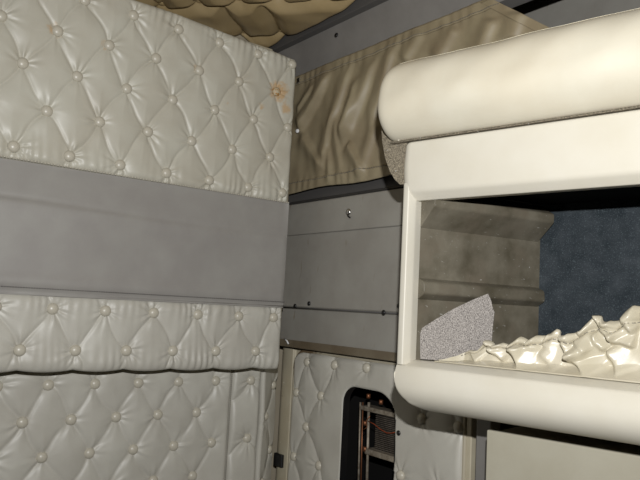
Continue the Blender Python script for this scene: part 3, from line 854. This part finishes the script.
for (p0, p1, A_, w1_, w2_) in (
        ((470, 352), (478, 362), .010, .022, .004), ((487, 344), (500, 362), .017, .026, .004), ((497, 343), (490, 352), .010, .012, .005), ((507, 342), (525, 372), .022, .034, .004),
        ((531, 341), (512, 352), .013, .016, .005), ((545, 335), (538, 345), .009, .012, .005), ((560, 332), (571, 360), .026, .040, .004), ((570, 358), (590, 378), .022, .030, .004),
        ((571, 326), (583, 335), .012, .016, .005), ((592, 317), (609, 338), .020, .026, .004), ((608, 338), (630, 345), .018, .026, .005), ((601, 314), (607, 326), .010, .012, .005),
        ((577, 340), (586, 352), .008, .016, .006), ((540, 352), (556, 372), .009, .022, .006), ((605, 352), (618, 374), .013, .026, .005), ((618, 312), (628, 330), .016, .02, .005),
        ((640, 306), (652, 350), .02, .03, .005), ((658, 300), (668, 340), .016, .025, .005), ((680, 300), (690, 360), .02, .03, .005), ((470, 362), (495, 366), .006, .014, .006), ((590, 336), (600, 350), .010, .015, .006)):
    q0, q1 = cab_hit(p0[0], p0[1], .045), cab_hit(p1[0], p1[1], .045)
    CF.append((q0, q1, A_, w1_, w2_))
wS = Sg+.0035*n2_; wZ = Zg+.0035*noise2(Sg, Zg, 99, 60)
fold = np.zeros_like(Sg)
for (q0, q1, A_, w1_, w2_) in CF:
    dx, dz_ = q1[0]-q0[0], q1[1]-q0[1]; L = math.hypot(dx, dz_)
    al = ((wS-q0[0])*dx+(wZ-q0[1])*dz_)/L; pe = ((wS-q0[0])*dz_-(wZ-q0[1])*dx)/L
    end = np.clip(al/(.3*L)+.6, 0, 1)*np.clip((L-al)/(.3*L)+.6, 0, 1); end = end*end*(3-2*end)
    fold = fold+.92*A_*end*np.where(pe < 0, np.exp(-(np.abs(pe)/w1_)**1.5), np.exp(-(pe/w2_)**2))
ph = Sg*205-(Zg-1.1)*40+2.2*n1
ridge = (1-np.abs(np.sin(ph*.5)))**1.1
up = np.clip((tt-.6)/.3, 0, 1)
fold = (fold+.007*ridge*up+.0014*n2_+.0012*n3*up)*grow
hem = np.exp(-((tt-.80)/.045)**2)
Nn = .062-fold+.006*hem*grow-.006*(1-tt)*grow
Zg = Zg+(.006*(ridge-.4)*tt**2+.004*n3*tt**3)*grow
Nn = Nn+.006*np.clip((tt-.93)/.07, 0, 1)**2
bl = np.clip(1-tt/.22, 0, 1)**1.5; Nn = Nn*(1-bl)+.024*bl
Nn = np.minimum(np.clip(Nn, .004, .074), .036+.42*(Sg-.025)-.011)
Sg = Sg+.003*np.sin(ph)*tt*grow
pts = np.stack([CP(0, 0, 0)[0]+CD[0]*Sg+CN[0]*Nn, CP(0, 0, 0)[1]+CD[1]*Sg+CN[1]*Nn, Zg], -1)
cv_ = thing('gathered_cover', 'crumpled pearl-cream vinyl cover with a gathered hem, stuffed in the open cabinet', 'cover', CP(.35, .05, zi0))
gc = obj('gathered_sheet', pts.reshape(-1, 3), grid_faces(ns, nv), M['netting'], cv_)
md = gc.modifiers.new('thickness', 'SOLIDIFY'); md.thickness = .002; md.offset = 0
V_, F_ = [], []
jr = int(nv*.78)
for i in range(30, ns-3, 5):
    a, b = pts[i, jr], pts[i+3, jr]
    sh_ = -CN*.0015
    v, f = tube_data([a+sh_, b+sh_], .0009, 5, len(V_)); V_ += v; F_ += f
obj('stitching', V_, F_, M['stitch'], cv_)

# ---------------------------------------------------------------- lower cabinet and post at bottom right
nL = .115
lc = [cab_hit(487, 430, nL), cab_hit(621, 452.5, nL)]
zl = (lc[0][1]+lc[1][1])/2
low = thing('lower_cabinet', 'plain beige lower cabinet at the bottom right, under the open cream cabinet', 'cabinet', CP(.6, .2, 0))
cbox('cabinet_body', (lc[0][0], nL+.012, 0), (CW, .34, zl-.006), M['beige_metal'], low, bevel=.003)
cbox('front_panel', (lc[0][0]-.001, nL, .06), (CW, nL+.0115, zl), M['lowfront'], low, bevel=.003)
pa, pb = hit(475.5, 450, 1, 1.24), hit(486, 450, 1, 1.24)
pst = thing('grey_post', 'narrow grey upright post between the tufted hatch and the lower cabinet', 'post', ((pa[0]+pb[0])/2, 1.26, 0))
prism('upright', [(pa[0], 1.24), (pb[0]+.012, 1.24), (pb[0]+.012, 1.275), (pa[0], 1.275)], 0, .955, lambda p, t: np.array([p[0], p[1], t]), M['header'], pst, bevel=.003)
box('foot_plate', (pa[0]-.012, 1.228, 0), (pb[0]+.024, 1.287, .006), M['header'], pst)
ba, bb = hit(464, 450, 1, YH+.005), hit(470, 450, 1, YH+.005)
bp = thing('beige_edge_strip', 'thin beige edge strip along the right side of the tufted hatch', 'trim strip', ((ba[0]+bb[0])/2, YH+.015, 0))
box('strip', (ba[0]+.004, YH+.005, 0), (bb[0]+.003, YH+.025, .95), M['beige_metal'], bp, bevel=.003)

# ---------------------------------------------------------------- camera and light
cam = bpy.data.cameras.new('camera'); co_ = bpy.data.objects.new('camera', cam); COL.objects.link(co_)
cam.sensor_width = 36; cam.lens = F/640*36; cam.clip_start = .02
mw = Matrix.Identity(4)
for i in range(3):
    for j in range(3): mw[i][j] = ROT[i][j]
    mw[i][3] = EYE[i]
co_.matrix_world = mw
SC.camera = co_
# the camera's own flash, just above the lens
fl = bpy.data.lights.new('flash', 'AREA'); fl.shape = 'RECTANGLE'; fl.size = .024; fl.size_y = .014; fl.energy = 25; fl.color = (1, 1, 1)
fo = bpy.data.objects.new('flash', fl); COL.objects.link(fo)
fp = EYE+ROT @ np.array([.025, .165, .0])
m2 = mw.copy()
for i in range(3): m2[i][3] = fp[i]
fo.matrix_world = m2
w = bpy.data.worlds.new('world'); SC.world = w; w.use_nodes = True
w.node_tree.nodes['Background'].inputs['Color'].default_value = (.5, .52, .55, 1)
w.node_tree.nodes['Background'].inputs['Strength'].default_value = .04
SC.view_settings.view_transform = 'Standard'; SC.view_settings.look = 'None'
SC.view_settings.exposure = 0; SC.view_settings.gamma = 1
